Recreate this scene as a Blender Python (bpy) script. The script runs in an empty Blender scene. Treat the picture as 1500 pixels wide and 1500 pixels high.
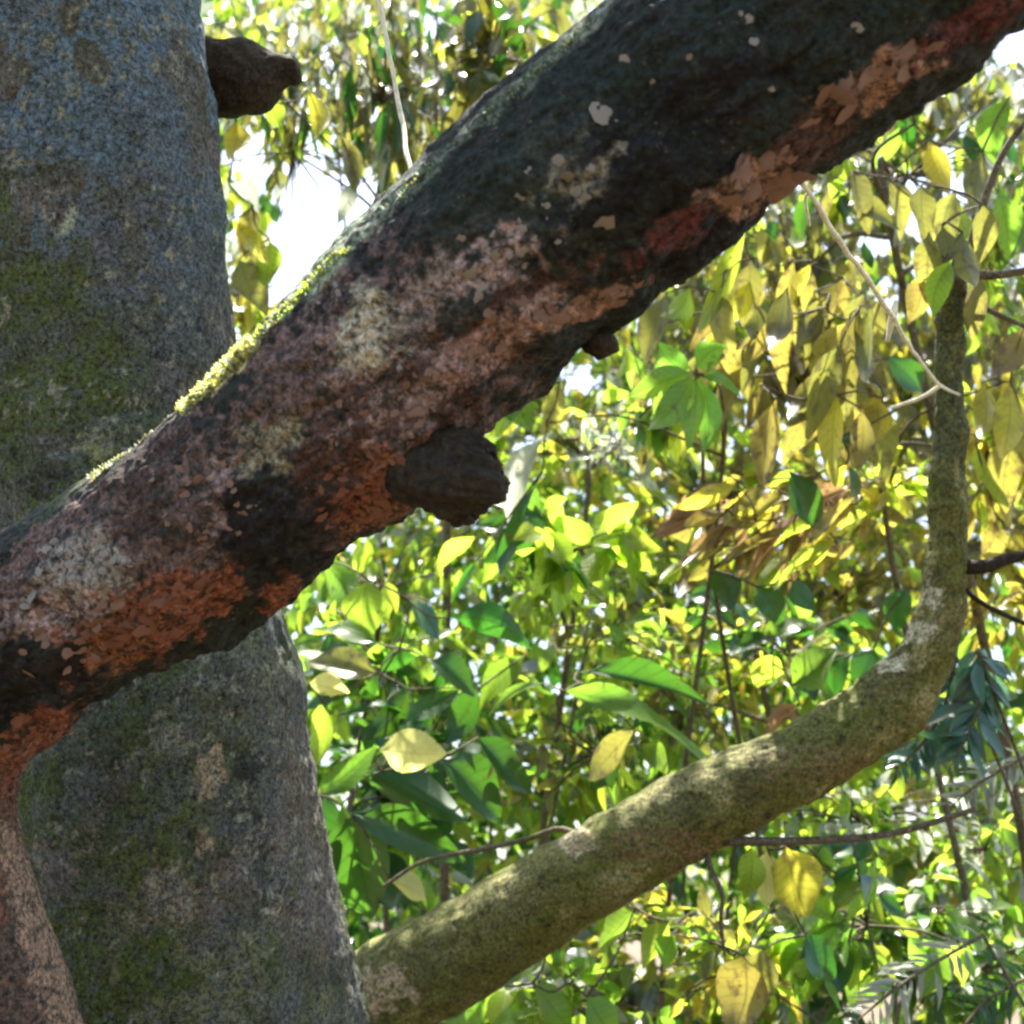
import bpy, math, random
import numpy as np
from mathutils import Vector, Matrix

random.seed(11); rng = np.random.default_rng(11)
SC = bpy.context.scene
COL = SC.collection
R = math.radians

# ------------------------------------------------------------------ camera, sky, sun, exposure
FOV, PITCH = 42.0, 17.0
CAM = Vector((0, 0, 1.55))
cd = bpy.data.cameras.new('camera'); cam = bpy.data.objects.new('camera', cd); COL.objects.link(cam)
cam.location = CAM; cam.rotation_euler = (R(90 + PITCH), 0, 0)
cd.sensor_width = 36; cd.lens = 18 / math.tan(R(FOV / 2)); cd.clip_end = 2000; cd.clip_start = 0.05
cd.dof.use_dof = True; cd.dof.focus_distance = 2.6; cd.dof.aperture_fstop = 4.2
SC.camera = cam
SUN_EL, SUN_AZ = 71.0, -5.0
w = bpy.data.worlds.new('World'); SC.world = w; w.use_nodes = True
nt = w.node_tree; nt.nodes.clear()
sky = nt.nodes.new('ShaderNodeTexSky'); sky.sky_type = 'NISHITA'; sky.sun_disc = False
sky.sun_elevation = R(SUN_EL); sky.sun_rotation = R(SUN_AZ)
sky.air_density = 1.0; sky.dust_density = 3.0; sky.ozone_density = 1.0
bg = nt.nodes.new('ShaderNodeBackground'); bg.inputs['Strength'].default_value = 0.12
ow = nt.nodes.new('ShaderNodeOutputWorld')
nt.links.new(sky.outputs[0], bg.inputs['Color']); nt.links.new(bg.outputs[0], ow.inputs['Surface'])
sl = bpy.data.lights.new('sun', 'SUN'); sl.energy = 5.0; sl.angle = R(0.5); sl.color = (1.0, 0.95, 0.86)
so = bpy.data.objects.new('sun', sl); COL.objects.link(so); so.location = (0, 0, 30)
SD = Vector((math.sin(R(SUN_AZ)) * math.cos(R(SUN_EL)), math.cos(R(SUN_AZ)) * math.cos(R(SUN_EL)), math.sin(R(SUN_EL))))
so.rotation_euler = SD.to_track_quat('Z', 'Y').to_euler()
SC.view_settings.view_transform = 'Standard'; SC.view_settings.look = 'None'
SC.view_settings.gamma = 1.0; SC.view_settings.use_curve_mapping = False
SC.view_settings.exposure = 2.15
SC.render.engine = 'CYCLES'
cy = SC.cycles
cy.use_denoising = True
cy.max_bounces = 7; cy.diffuse_bounces = 4; cy.glossy_bounces = 2; cy.transmission_bounces = 5
cy.sample_clamp_indirect = 6.0
cy.filter_width = 2.3

# ------------------------------------------------------------------ helpers
_p = R(PITCH)
RIGHT = Vector((1, 0, 0)); FWD = Vector((0, math.cos(_p), math.sin(_p))); UP = Vector((0, -math.sin(_p), math.cos(_p)))
KF = math.tan(R(FOV / 2))

def P(px, py, d):
    """a point of the place seen at photo pixel (px,py) and standing d metres ahead"""
    return CAM + FWD * d + RIGHT * ((px - 750) / 750 * KF * d) + UP * ((750 - py) / 750 * KF * d)

def PR(rpx, d):
    return rpx / 750 * KF * d

def pix(V):
    V = np.asarray(V, dtype=float) - np.array(CAM)
    d = V @ np.array(FWD)
    return 750 + V @ np.array(RIGHT) / d / KF * 750, 750 - V @ np.array(UP) / d / KF * 750, d

def _h(ix, iy, iz, s):
    n = (ix * 73856093) ^ (iy * 19349663) ^ (iz * 83492791) ^ (s * 2654435761)
    n = (n ^ (n >> 13)) * 1274126177 & 0x7fffffff
    n = (n ^ (n >> 16)) & 0xffff
    return n / 65535.0

def vnoise(p, s=0):
    p = np.asarray(p, float); i = np.floor(p).astype(np.int64); f = p - i; f = f * f * (3 - 2 * f)
    out = 0
    for a in (0, 1):
        for b in (0, 1):
            for c in (0, 1):
                wgt = (f[:, 0] if a else 1 - f[:, 0]) * (f[:, 1] if b else 1 - f[:, 1]) * (f[:, 2] if c else 1 - f[:, 2])
                out = out + wgt * _h(i[:, 0] + a, i[:, 1] + b, i[:, 2] + c, s)
    return out

def fbm(p, s=0, o=4):
    r = 0; a = .5; t = 0
    for k in range(o):
        r = r + a * vnoise(p * (2 ** k) + k * 17.3, s + k); t += a; a *= .5
    return r / t

def catmull(pts, n):
    pts = np.asarray(pts, float)
    q = np.vstack([2 * pts[0] - pts[1], pts, 2 * pts[-1] - pts[-2]])
    m = len(pts) - 1
    t = np.linspace(0, m - 1e-6, n); i = t.astype(int); f = (t - i)[:, None]
    a, b, c, d = q[i], q[i + 1], q[i + 2], q[i + 3]
    return .5 * (2 * b + (c - a) * f + (2 * a - 5 * b + 4 * c - d) * f ** 2 + (3 * b - a - 3 * c + d) * f ** 3)

def tube_arrays(pts, rad, nl, ns, disp=None, cap=True):
    """swept tube; returns verts, quads, (u,v) per vert. disp(pos, normal, u, v) -> offset along normal"""
    C = catmull(pts, nl); r = catmull(np.asarray(rad, float)[:, None], nl)[:, 0]
    T = np.gradient(C, axis=0); T /= np.linalg.norm(T, axis=1)[:, None]
    N = np.zeros_like(T)
    ref = np.array([0, -1.0, 0.0])
    if abs(T[0] @ ref) > .95: ref = np.array([1.0, 0, 0])
    N[0] = ref - T[0] * (T[0] @ ref); N[0] /= np.linalg.norm(N[0])
    for k in range(1, nl):
        v = N[k - 1] - T[k] * (N[k - 1] @ T[k]); N[k] = v / np.linalg.norm(v)
    B = np.cross(T, N)
    a = np.linspace(0, 2 * np.pi, ns, endpoint=False)
    dirs = np.cos(a)[None, :, None] * N[:, None, :] + np.sin(a)[None, :, None] * B[:, None, :]
    L = np.concatenate([[0], np.cumsum(np.linalg.norm(np.diff(C, axis=0), axis=1))])
    V = C[:, None, :] + dirs * r[:, None, None]
    U = np.broadcast_to(a[None, :] / (2 * np.pi), (nl, ns)); W = np.broadcast_to(L[:, None], (nl, ns))
    if disp is not None:
        dd = disp(V.reshape(-1, 3), dirs.reshape(-1, 3), U.reshape(-1), W.reshape(-1))
        V = V + dirs * dd.reshape(nl, ns, 1)
    V = V.reshape(-1, 3)
    i = np.arange(nl - 1)[:, None] * ns; j = np.arange(ns)[None, :]; j2 = (j + 1) % ns
    F = np.stack([i + j, i + j2, i + ns + j2, i + ns + j], -1).reshape(-1, 4)
    if cap:
        V = np.vstack([V, C[0], C[-1]]); n0 = nl * ns
        j = np.arange(ns); j2 = (j + 1) % ns
        c0 = np.stack([j2, j, np.full(ns, n0), np.full(ns, n0)], -1)
        c1 = np.stack([(nl - 1) * ns + j, (nl - 1) * ns + j2, np.full(ns, n0 + 1), np.full(ns, n0 + 1)], -1)
        tri = np.vstack([c0, c1])
        return V, F, tri[:, :3], dirs.reshape(-1, 3)
    return V, F, np.zeros((0, 3), int), dirs.reshape(-1, 3)

def mesh_np(name, V, quads, tris=None, smooth=True):
    V = np.asarray(V, np.float32); quads = np.asarray(quads, np.int32).reshape(-1, 4)
    tris = np.zeros((0, 3), np.int32) if tris is None else np.asarray(tris, np.int32).reshape(-1, 3)
    me = bpy.data.meshes.new(name)
    me.vertices.add(len(V)); me.vertices.foreach_set('co', V.ravel())
    nl = quads.size + tris.size; me.loops.add(nl)
    me.loops.foreach_set('vertex_index', np.concatenate([quads.ravel(), tris.ravel()]).astype(np.int32))
    np_ = len(quads) + len(tris); me.polygons.add(np_)
    st = np.concatenate([np.arange(len(quads)) * 4, quads.size + np.arange(len(tris)) * 3]).astype(np.int32)
    me.polygons.foreach_set('loop_start', st)
    me.update(calc_edges=True)
    if smooth: me.polygons.foreach_set('use_smooth', np.ones(np_, bool))
    return me

def link(name, me, mat=None, parent=None):
    o = bpy.data.objects.new(name, me); COL.objects.link(o)
    if mat is not None and me is not None and not me.materials: me.materials.append(mat)
    if parent is not None:
        o.parent = parent; o.matrix_parent_inverse = Matrix.Translation(-parent.location)
    return o

def thing(name, label, cat, loc, group=None):
    o = bpy.data.objects.new(name, None); COL.objects.link(o); o.location = loc
    o.empty_display_size = .1
    o['label'] = label; o['category'] = cat
    if group: o['group'] = group
    return o

class MB:
    def __init__(s): s.V = []; s.F = []; s.T = []; s.n = 0
    def tube(s, pts, rad, nl=8, ns=6):
        V, F, T, _ = tube_arrays([tuple(p) for p in pts], rad, nl, ns)
        s.V.append(V); s.F.append(F + s.n); s.T.append(T + s.n); s.n += len(V)
    def mesh(s, name):
        return mesh_np(name, np.vstack(s.V), np.vstack(s.F), np.vstack(s.T))

# ------------------------------------------------------------------ materials
def mat_new(name):
    m = bpy.data.materials.new(name); m.use_nodes = True; m.node_tree.nodes.clear(); return m
class NB:
    def __init__(s, m): s.t = m.node_tree
    def n(s, typ, **kw):
        nd = s.t.nodes.new(typ)
        for k, v in kw.items(): setattr(nd, k, v)
        return nd
    def l(s, a, b): s.t.links.new(a, b)
    def math(s, op, a, b=None, clamp=False):
        nd = s.n('ShaderNodeMath', operation=op, use_clamp=clamp)
        for k, x in enumerate((a, b)):
            if x is None: continue
            if isinstance(x, (int, float)): nd.inputs[k].default_value = x
            else: s.l(x, nd.inputs[k])
        return nd.outputs[0]
    def mix(s, f, a, b, typ='MIX'):
        nd = s.n('ShaderNodeMixRGB', blend_type=typ)
        for k, x in enumerate((f, a, b)):
            if isinstance(x, (int, float)): nd.inputs[k].default_value = x
            elif isinstance(x, tuple): nd.inputs[k].default_value = (*x, 1)
            else: s.l(x, nd.inputs[k])
        return nd.outputs[0]
    def ramp(s, x, stops):
        nd = s.n('ShaderNodeValToRGB'); s.l(x, nd.inputs[0]); e = nd.color_ramp.elements
        while len(e) < len(stops): e.new(.5)
        for k, (p, c) in enumerate(stops):
            e[k].position = p; e[k].color = (*c, 1) if isinstance(c, tuple) else (c, c, c, 1)
        return nd.outputs[0]
    def noise(s, co, scale, det=4, rough=.6, dist=0):
        nd = s.n('ShaderNodeTexNoise'); s.l(co, nd.inputs['Vector']); nd.inputs['Scale'].default_value = scale
        nd.inputs['Detail'].default_value = det; nd.inputs['Roughness'].default_value = rough; nd.inputs['Distortion'].default_value = dist
        return nd.outputs[0]
    def vor(s, co, scale, feat='F1', rnd=1):
        nd = s.n('ShaderNodeTexVoronoi', feature=feat); s.l(co, nd.inputs['Vector']); nd.inputs['Scale'].default_value = scale
        nd.inputs['Randomness'].default_value = rnd
        return nd

def leaf_mat(name, dif, tra, tw=.5, rough=.34, hue=.03, val=.45, blotch=None):
    m = mat_new(name); b = NB(m)
    oi = b.n('ShaderNodeObjectInfo'); ge = b.n('ShaderNodeNewGeometry')
    rnd = b.math('FRACT', b.math('ADD', oi.outputs['Random'], ge.outputs['Random Per Island']))
    rnd2 = b.math('FRACT', b.math('MULTIPLY', rnd, 7.31))
    uv = b.n('ShaderNodeUVMap'); sx = b.n('ShaderNodeSeparateXYZ'); b.l(uv.outputs[0], sx.inputs[0])
    au = b.math('ABSOLUTE', b.math('SUBTRACT', sx.outputs[0], .5))
    mid = b.math('LESS_THAN', au, .025)
    sv = b.math('FRACT', b.math('SUBTRACT', b.math('MULTIPLY', sx.outputs[1], 9.0), b.math('MULTIPLY', au, 3.0)))
    side = b.math('LESS_THAN', sv, .13)
    vein = b.math('MAXIMUM', mid, b.math('MULTIPLY', side, .75))
    tc = b.n('ShaderNodeTexCoord')
    nz = b.noise(ge.outputs['Position'], 14, 3)
    v = b.math('ADD', b.math('MULTIPLY', rnd2, val), 1 - val * .55)
    v = b.math('MULTIPLY', v, b.math('ADD', b.math('MULTIPLY', nz, .5), .75))
    h = b.math('ADD', b.math('MULTIPLY', rnd, hue), .5 - hue / 2)
    if not blotch: blotch = tuple(.5 * a + .25 * c for a, c in zip((.16, .10, .03), dif)); bt = (.62, .70)
    else: bt = (.53, .64)
    edge = b.math('MULTIPLY', b.math('POWER', b.math('MULTIPLY', au, 2.0), 4.0), .07)
    outs = []
    for c, k in ((dif, .45), (tra, -.45)):
        hs = b.n('ShaderNodeHueSaturation'); hs.inputs['Color'].default_value = (*c, 1)
        b.l(h, hs.inputs['Hue']); b.l(b.math('MULTIPLY', v, b.math('ADD', b.math('MULTIPLY', vein, k), 1)), hs.inputs['Value'])
        col = hs.outputs[0]
        bm = b.ramp(b.math('ADD', edge, b.noise(ge.outputs['Position'], 22, 4, .65)), [(bt[0], 0.), (bt[1], .8)])
        col = b.mix(bm, col, blotch)
        outs.append(col)
    pr = b.n('ShaderNodeBsdfPrincipled'); b.l(outs[0], pr.inputs['Base Color']); pr.inputs['Roughness'].default_value = rough
    bp = b.n('ShaderNodeBump'); bp.inputs['Strength'].default_value = .35; bp.inputs['Distance'].default_value = .004
    b.l(b.math('ADD', vein, b.math('MULTIPLY', nz, .6)), bp.inputs['Height']); b.l(bp.outputs[0], pr.inputs['Normal'])
    tr = b.n('ShaderNodeBsdfTranslucent'); b.l(outs[1], tr.inputs[0])
    mx = b.n('ShaderNodeMixShader'); mx.inputs[0].default_value = tw
    b.l(pr.outputs[0], mx.inputs[1]); b.l(tr.outputs[0], mx.inputs[2])
    o = b.n('ShaderNodeOutputMaterial'); b.l(mx.outputs[0], o.inputs[0])
    return m

LM = {
 'yellowgreen': leaf_mat('leaf_yellow_green', (.12, .16, .02), (.58, .82, .07), .6),
 'green':  leaf_mat('leaf_green', (.055, .10, .015), (.32, .58, .05), .52),
 'vivid':  leaf_mat('leaf_vivid_green', (.05, .14, .015), (.32, .60, .06), .5),
 'dark':   leaf_mat('leaf_dark_green', (.018, .060, .014), (.08, .25, .02), .36, .3),
 'olive':  leaf_mat('leaf_olive', (.10, .11, .04), (.34, .34, .06), .5, blotch=(.10, .08, .04)),
 'ochre':  leaf_mat('leaf_ochre', (.15, .12, .035), (.46, .40, .07), .5, blotch=(.11, .065, .03)),
 'orange': leaf_mat('leaf_orange_brown', (.17, .10, .05), (.46, .29, .11), .5, blotch=(.12, .06, .03)),
 'gold':   leaf_mat('leaf_gold', (.18, .17, .03), (.80, .73, .07), .58, blotch=(.3, .24, .05)),
 'teal':   leaf_mat('leaf_teal', (.055, .12, .08), (.10, .26, .13), .4, .24),
 'silver': leaf_mat('leaf_silver', (.20, .23, .20), (.55, .60, .46), .45, .25),  # pale leaves; also mixed in as painted white glints on the foliage
 'cream':  leaf_mat('leaf_cream_yellow', (.45, .43, .16), (.85, .83, .26), .5, hue=.01, val=.1),
}

def bark_mat(name, attr=False, base=((.06, .06, .055), (.2, .19, .17)), moss=(.05, .07, .02), spots=(.33, .32, .27), sc=1.0, spot_amt=.62, bump=.006, mossamt=.5):
    m = mat_new(name); b = NB(m)
    tc = b.n('ShaderNodeTexCoord'); co = tc.outputs['Object']
    n1 = b.noise(co, 6 * sc, 6, .65); n2 = b.noise(co, 90 * sc, 5, .75); n3 = b.noise(co, 34 * sc, 4, .7, .4)
    col = b.ramp(n2, [(.36, base[0]), (.64, base[1])])
    mm = b.ramp(n1, [(mossamt, 0.), (mossamt + .14, .85)])
    col = b.mix(b.math('MULTIPLY', mm, b.math('ADD', b.math('MULTIPLY', n3, .6), .45)), col, b.ramp(n2, [(.3, tuple(.35 * x for x in moss)), (.7, tuple(1.5 * x for x in moss))]))
    sp = b.ramp(n3, [(spot_amt, 0.), (spot_amt + .05, 1.)])
    col = b.mix(b.math('MULTIPLY', sp, .8), col, spots)
    vo = b.vor(co, 70 * sc)
    sp2 = b.math('MULTIPLY', b.math('LESS_THAN', vo.outputs['Distance'], .2), b.math('GREATER_THAN', b.noise(co, 15 * sc, 2), .55))
    col = b.mix(b.math('MULTIPLY', sp2, .7), col, spots)
    dk = b.ramp(b.noise(co, 26 * sc, 5, .7), [(.34, .25), (.46, 1.)])
    col = b.mix(1.0, col, dk, 'MULTIPLY')
    if attr:
        at = b.n('ShaderNodeAttribute', attribute_name='tint', attribute_type='GEOMETRY')
        sp_ = b.ramp(n2, [(.36, .18), (.64, 1.9)])
        tint = b.mix(1.0, at.outputs['Color'], sp_, 'MULTIPLY')
        brk = b.ramp(b.math('ADD', b.math('MULTIPLY', b.noise(co, 62 * sc, 4, .7, .8), .6), b.math('MULTIPLY', b.noise(co, 24 * sc, 2, .6, .5), .4)), [(.42, .16), (.52, 1.)])
        col = b.mix(b.math('MULTIPLY', at.outputs['Alpha'], brk), col, tint)
    pr = b.n('ShaderNodeBsdfPrincipled'); b.l(col, pr.inputs['Base Color']); pr.inputs['Roughness'].default_value = .85
    pr.inputs['Specular IOR Level'].default_value = .25
    hgt = b.math('ADD', b.math('MULTIPLY', n2, .5), b.math('ADD', n3, b.math('MULTIPLY', sp, .25)))
    bp = b.n('ShaderNodeBump'); bp.inputs['Strength'].default_value = .9; bp.inputs['Distance'].default_value = bump
    b.l(hgt, bp.inputs['Height']); b.l(bp.outputs[0], pr.inputs['Normal'])
    o = b.n('ShaderNodeOutputMaterial'); b.l(pr.outputs[0], o.inputs[0])
    return m

BM = {
 'grey': bark_mat('grey_bark', True, ((.009, .012, .011), (.125, .138, .125)), (.028, .042, .007), (.19, .19, .12), 1.1, .68, .009, .46),
 'dark': bark_mat('dark_mossy_bark', True, ((.006, .008, .007), (.042, .046, .040)), (.018, .030, .016), (.15, .13, .10), 1.2, .68, .014, .44),
 'olive': bark_mat('olive_bark', True, ((.035, .035, .009), (.20, .195, .06)), (.095, .112, .014), (.28, .26, .13), 1.0, .64, .009, .42),
 'twig': bark_mat('twig_bark', False, ((.05, .04, .025), (.16, .13, .08)), (.07, .08, .02), (.3, .27, .2), 1.0, .62, .003, .5),
 'black': bark_mat('black_rotten_bark', False, ((.007, .0055, .0035), (.05, .038, .02)), (.018, .018, .008), (.07, .05, .03), 1.0, .72, .012, .55),
}
def plain(name, c1, c2, sc=60, rough=.8, bump=.003):
    m = mat_new(name); b = NB(m); tc = b.n('ShaderNodeTexCoord')
    n = b.noise(tc.outputs['Object'], sc, 5, .7); col = b.ramp(n, [(.35, c1), (.65, c2)])
    pr = b.n('ShaderNodeBsdfPrincipled'); b.l(col, pr.inputs['Base Color']); pr.inputs['Roughness'].default_value = rough
    bp = b.n('ShaderNodeBump'); bp.inputs['Distance'].default_value = bump; b.l(n, bp.inputs['Height']); b.l(bp.outputs[0], pr.inputs['Normal'])
    o = b.n('ShaderNodeOutputMaterial'); b.l(pr.outputs[0], o.inputs[0]); return m
M_LICH = plain('pale_lichen', (.20, .18, .14), (.52, .48, .38), 90)
M_FLAKE = plain('peeled_bark', (.16, .08, .05), (.46, .29, .2), 70)
M_RED = plain('red_rotten_wood', (.11, .04, .022), (.44, .19, .10), 80)
M_VINE = plain('dry_vine', (.45, .43, .28), (.78, .76, .58), 40)
M_PALE = plain('pale_bark_patch', (.3, .26, .17), (.62, .56, .42), 50)

def set_tint(me, rgba):
    a = me.attributes.new('tint', 'FLOAT_COLOR', 'POINT'); a.data.foreach_set('color', np.asarray(rgba, np.float32).ravel())

# ------------------------------------------------------------------ ground
def build_ground():
    n = 60
    g = np.linspace(-1, 1, n); g = np.sign(g) * np.abs(g) ** 2.4 * 600
    X, Y = np.meshgrid(g, g); X = X.ravel(); Y = Y.ravel()
    p = np.stack([X * .35, Y * .35, X * 0], 1)
    Z = (fbm(p, 3) - .5) * .25 * (np.hypot(X, Y) < 60)
    V = np.stack([X, Y, Z], 1)
    i = (np.arange(n - 1)[:, None] * n + np.arange(n - 1)[None, :]).ravel()
    F = np.stack([i, i + 1, i + n + 1, i + n], 1)
    o = link('ground', mesh_np('ground', V, F), plain('leaf_litter_soil', (.04, .03, .018), (.16, .11, .06), 9, .95, .03)); o['kind'] = 'structure'
    o['label'] = 'brown leaf litter soil under the trees'
build_ground()

# ------------------------------------------------------------------ big trunks
def px_path(rows):
    return [tuple(P(x, y, d)) for x, y, r, d in rows], [PR(r, d) for x, y, r, d in rows]

def down_to_ground(pts, rad, flare=1.25, at=0):
    """prepend a foot on the ground below the first point"""
    p = pts[at]; return [(p[0] * 1.0 + .05, p[1] + .02, -.05)] + list(pts), [rad[at] * flare] + list(rad)

# --- grey tree
def build_grey():
    rows = [(300, 1700, 262, 3.25), (262, 1450, 252, 3.25), (232, 1150, 226, 3.25), (206, 900, 206, 3.25), (172, 650, 194, 3.25),
            (144, 400, 191, 3.25), (122, 150, 189, 3.25), (105, -80, 186, 3.25), (80, -500, 175, 3.25)]
    pts, rad = px_path(rows)
    top = Vector(pts[-1])
    pts = pts + [tuple(top + Vector((.05, .1, 1.6))), tuple(top + Vector((.2, .2, 3.4)))]; rad = rad + [.3, .18]
    pts, rad = down_to_ground(pts, rad, 1.2)
    def disp(V, N, U, W):
        d = (fbm(V * np.array([4, 4, 1.6]), 5, 3) - .5) * .07 + (fbm(V * 22, 9, 4) - .5) * .018
        x, y, dd = pix(V)
        rg = 1 - np.abs(2 * fbm(V * np.array([13, 13, 3.5]), 61, 4) - 1)
        d -= .05 * np.clip(rg - .86, 0, 1)
        d += (fbm(V * 60, 63, 2) - .5) * .007
        d += .022 * np.exp(-((y - 985) / 60) ** 2) * np.clip(N[:, 0], 0, 1)       # knee on the right edge
        return d
    V, F, T, N = tube_arrays(pts, rad, 620, 300, disp)
    me = mesh_np('trunk', V, F, T)
    x, y, d = pix(V)
    rgba = np.zeros((len(V), 4), np.float32)
    mossy = np.clip((240 - x) / 150 + (y - 200) / 800, 0, 1) * np.clip((y - 60) / 250, .15, 1) * np.clip((fbm(V * 9, 21, 4) - .36) * 4, 0, 1) * .85
    rgba[:, :3] = (.05, .072, .010); rgba[:, 3] = mossy
    blue = np.clip((560 - y) / 450, 0, 1) * np.clip((fbm(V * 7, 23, 4) - .30) * 4, 0, 1) * .8  # bluish haze and sky light on the upper trunk, painted into the tint
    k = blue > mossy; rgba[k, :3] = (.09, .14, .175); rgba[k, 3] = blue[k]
    oliv = np.clip((y - 350) / 400, 0, 1) * np.clip((fbm(V * 5, 27, 4) - .33) * 4, 0, 1) * .7
    k = (oliv > rgba[:, 3]); rgba[k, :3] = (.105, .115, .045); rgba[k, 3] = oliv[k]
    for j, (px, py, a, b_, c, st) in enumerate([(308, 1130, 26, 44, (.32, .25, .15), .8), (368, 1128, 26, 26, (.01, .01, .008), .9), (305, 1228, 24, 30, (.30, .24, .15), .8), (405, 1325, 20, 26, (.28, .26, .2), .8), (250, 1080, 26, 26, (.26, .26, .18), .7), (88, 315, 28, 34, (.28, .31, .2), .8), (140, 650, 34, 26, (.22, .24, .1), .7), (255, 1310, 60, 40, (.24, .2, .15), .7), (230, 900, 40, 30, (.07, .11, .07), .7), (200, 330, 70, 110, (.10, .075, .09), .5), (380, 1230, 12, 70, (.012, .012, .01), .8), (60, 700, 40, 30, (.012, .014, .01), .8), (420, 1050, 20, 60, (.14, .13, .09), .6)]):
        m = np.clip(1.35 - np.sqrt(((x - px) / a) ** 2 + ((y - py) / b_) ** 2), 0, 1)
        mm = np.clip((m * .9 + (fbm(V * 34, 500 + j, 4) - .5) * 1.6 - .35) * 5, 0, 1) * st * (m > 0)
        rgba[:, :3] = rgba[:, :3] * (1 - mm[:, None]) + np.array(c) * mm[:, None]; rgba[:, 3] = np.maximum(rgba[:, 3], mm)
    spec = (fbm(V * 48, 33, 3) > .645) & (fbm(V * 5, 40, 2) > .45)
    rgba[spec] = (.2, .2, .13, .7)
    warm = np.clip((fbm(V * 6, 55, 3) - .52) * 6, 0, 1) * (mossy < .2)
    k = (warm > .1) & ~spec
    rgba[k, :3] = (.16, .12, .085); rgba[k, 3] = warm[k] * .45
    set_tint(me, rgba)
    t = thing('forest_tree', 'thick grey speckled tree trunk standing behind the dark slanting limb', 'tree', (pts[0][0], pts[0][1], 0))
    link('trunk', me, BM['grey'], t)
    # dark broken stub behind the right side of the trunk
    s = [(270, 125, 56, 3.4), (330, 116, 50, 3.4), (370, 112, 44, 3.4), (400, 108, 39, 3.4), (424, 103, 33, 3.4), (436, 101, 28, 3.4), (440, 100, 14, 3.4)]
    p2, r2 = px_path(s)
    V, F, T, _ = tube_arrays(p2, r2, 60, 50, lambda V, N, U, W: (fbm(V * 9, 3, 4) - .5) * .08)
    o = link('branch_stub', mesh_np('branch_stub', V, F, T), BM['black'], t); o['label'] = 'short black broken branch stub on the trunk'
    return t
GREY = build_grey()

# --- dark limb tree
LIMB = [(150, 2300, 170, 2.45), (18, 1720, 154, 2.42), (-46, 1500, 150, 2.40), (-124, 1240, 148, 2.38), (-98, 1085, 138, 2.34), (5, 955, 146, 2.28), (170, 850, 146, 2.22),
        (320, 760, 152, 2.16), (470, 630, 166, 2.10), (640, 470, 180, 2.03), (815, 305, 186, 1.97), (1008, 163, 189, 1.90), (1245, -5, 190, 1.84),
        (1460, -170, 200, 1.78), (1800, -430, 200, 1.7)]
RED = (.24, .085, .042); PNK = (.40, .29, .25); TAN = (.34, .20, .13); LIC = (.32, .30, .21); BRN = (.075, .036, .025); BLK = (.006, .005, .005); GRN = (.016, .028, .020); WHT = (.30, .27, .22)
# (px, py, half length, half width, angle deg, colour, strength, threshold)
PATCH = [(560, 560, 270, 190, -42, (.15, .10, .085), .95, .22), (200, 800, 280, 130, -38, (.15, .10, .08), .95, .25), (745, 400, 180, 100, -35, (.13, .095, .08), .9, .3), (830, 250, 110, 100, -40, (.12, .115, .09), .8, .4),
 (1000, 200, 420, 190, -38, GRN, .8, .1), (1010, 330, 120, 60, -35, BLK, 1, .1), (960, 230, 230, 90, -40, BLK, .9, .25),
 (560, 500, 90, 110, 0, PNK, .75, .42), (545, 495, 60, 75, 0, (.42, .40, .29), .95, .3), (400, 660, 45, 55, 0, (.30, .28, .18), .9, .35), (640, 430, 70, 50, -40, (.30, .24, .2), .85, .4), (590, 600, 130, 90, -40, BRN, .9, .25), (580, 610, 120, 85, -40, PNK, .9, .50),
 (740, 380, 100, 52, -30, PNK, .85, .48), (850, 250, 90, 60, -50, LIC, .8, .58), (690, 520, 190, 48, -38, BRN, .9, .2), (700, 520, 180, 45, -38, (.31, .20, .16), .9, .45),
 (860, 448, 100, 20, -22, TAN, .9, .33), (1105, 268, 78, 38, -28, TAN, .9, .3), (1280, 122, 125, 34, -28, TAN, .9, .36), (1190, 205, 90, 42, -35, BRN, .9, .3),
 (385, 675, 50, 55, 0, LIC, .7, .38), (290, 720, 80, 90, -20, PNK, .8, .44), (250, 720, 90, 90, 0, BRN, .7, .3), (120, 830, 80, 65, -20, WHT, .9, .40), (95, 925, 90, 70, -30, PNK, .9, .44),
 (210, 912, 140, 52, -28, RED, .95, .22), (300, 868, 60, 30, -20, RED, .95, .2), (170, 950, 90, 40, -35, (.26, .11, .045), .9, .45), (540, 715, 100, 62, -30, RED, .9, .36), (560, 752, 60, 22, -25, (.26, .11, .05), .9, .35), (480, 690, 70, 50, -35, BRN, .9, .3),
 (405, 870, 35, 40, 0, RED, .9, .3), (380, 770, 60, 70, 0, BLK, .95, .1), (450, 790, 60, 50, -30, BLK, .8, .3), (60, 1000, 80, 60, -30, BLK, .95, .15), (60, 1080, 90, 50, -50, RED, .9, .36), (15, 1160, 60, 90, 0, RED, .85, .36),
 (20, 1400, 110, 230, 10, (.12, .075, .05), .9, .15), (0, 1290, 26, 110, 10, RED, .6, .45), (62, 1390, 190, 26, 73, (.26, .175, .11), .9, .12), (1420, 40, 120, 26, -30, (.12, .035, .035), .9, .2), (980, 345, 80, 26, -30, (.13, .035, .03), .8, .35),
 (325, 545, 75, 17, -42, (.55, .52, .22), .95, .2), (150, 665, 170, 22, -42, (.05, .065, .025), .9, .2), (480, 385, 120, 22, -47, (.30, .36, .22), .9, .25), (600, 270, 110, 16, -42, (.16, .20, .14), .8, .3), (740, 145, 120, 15, -40, (.14, .18, .13), .8, .3), (850, 45, 90, 14, -40, (.24, .28, .22), .8, .3)]  # sunlit top edge of the limb, painted as pale tint

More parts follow.
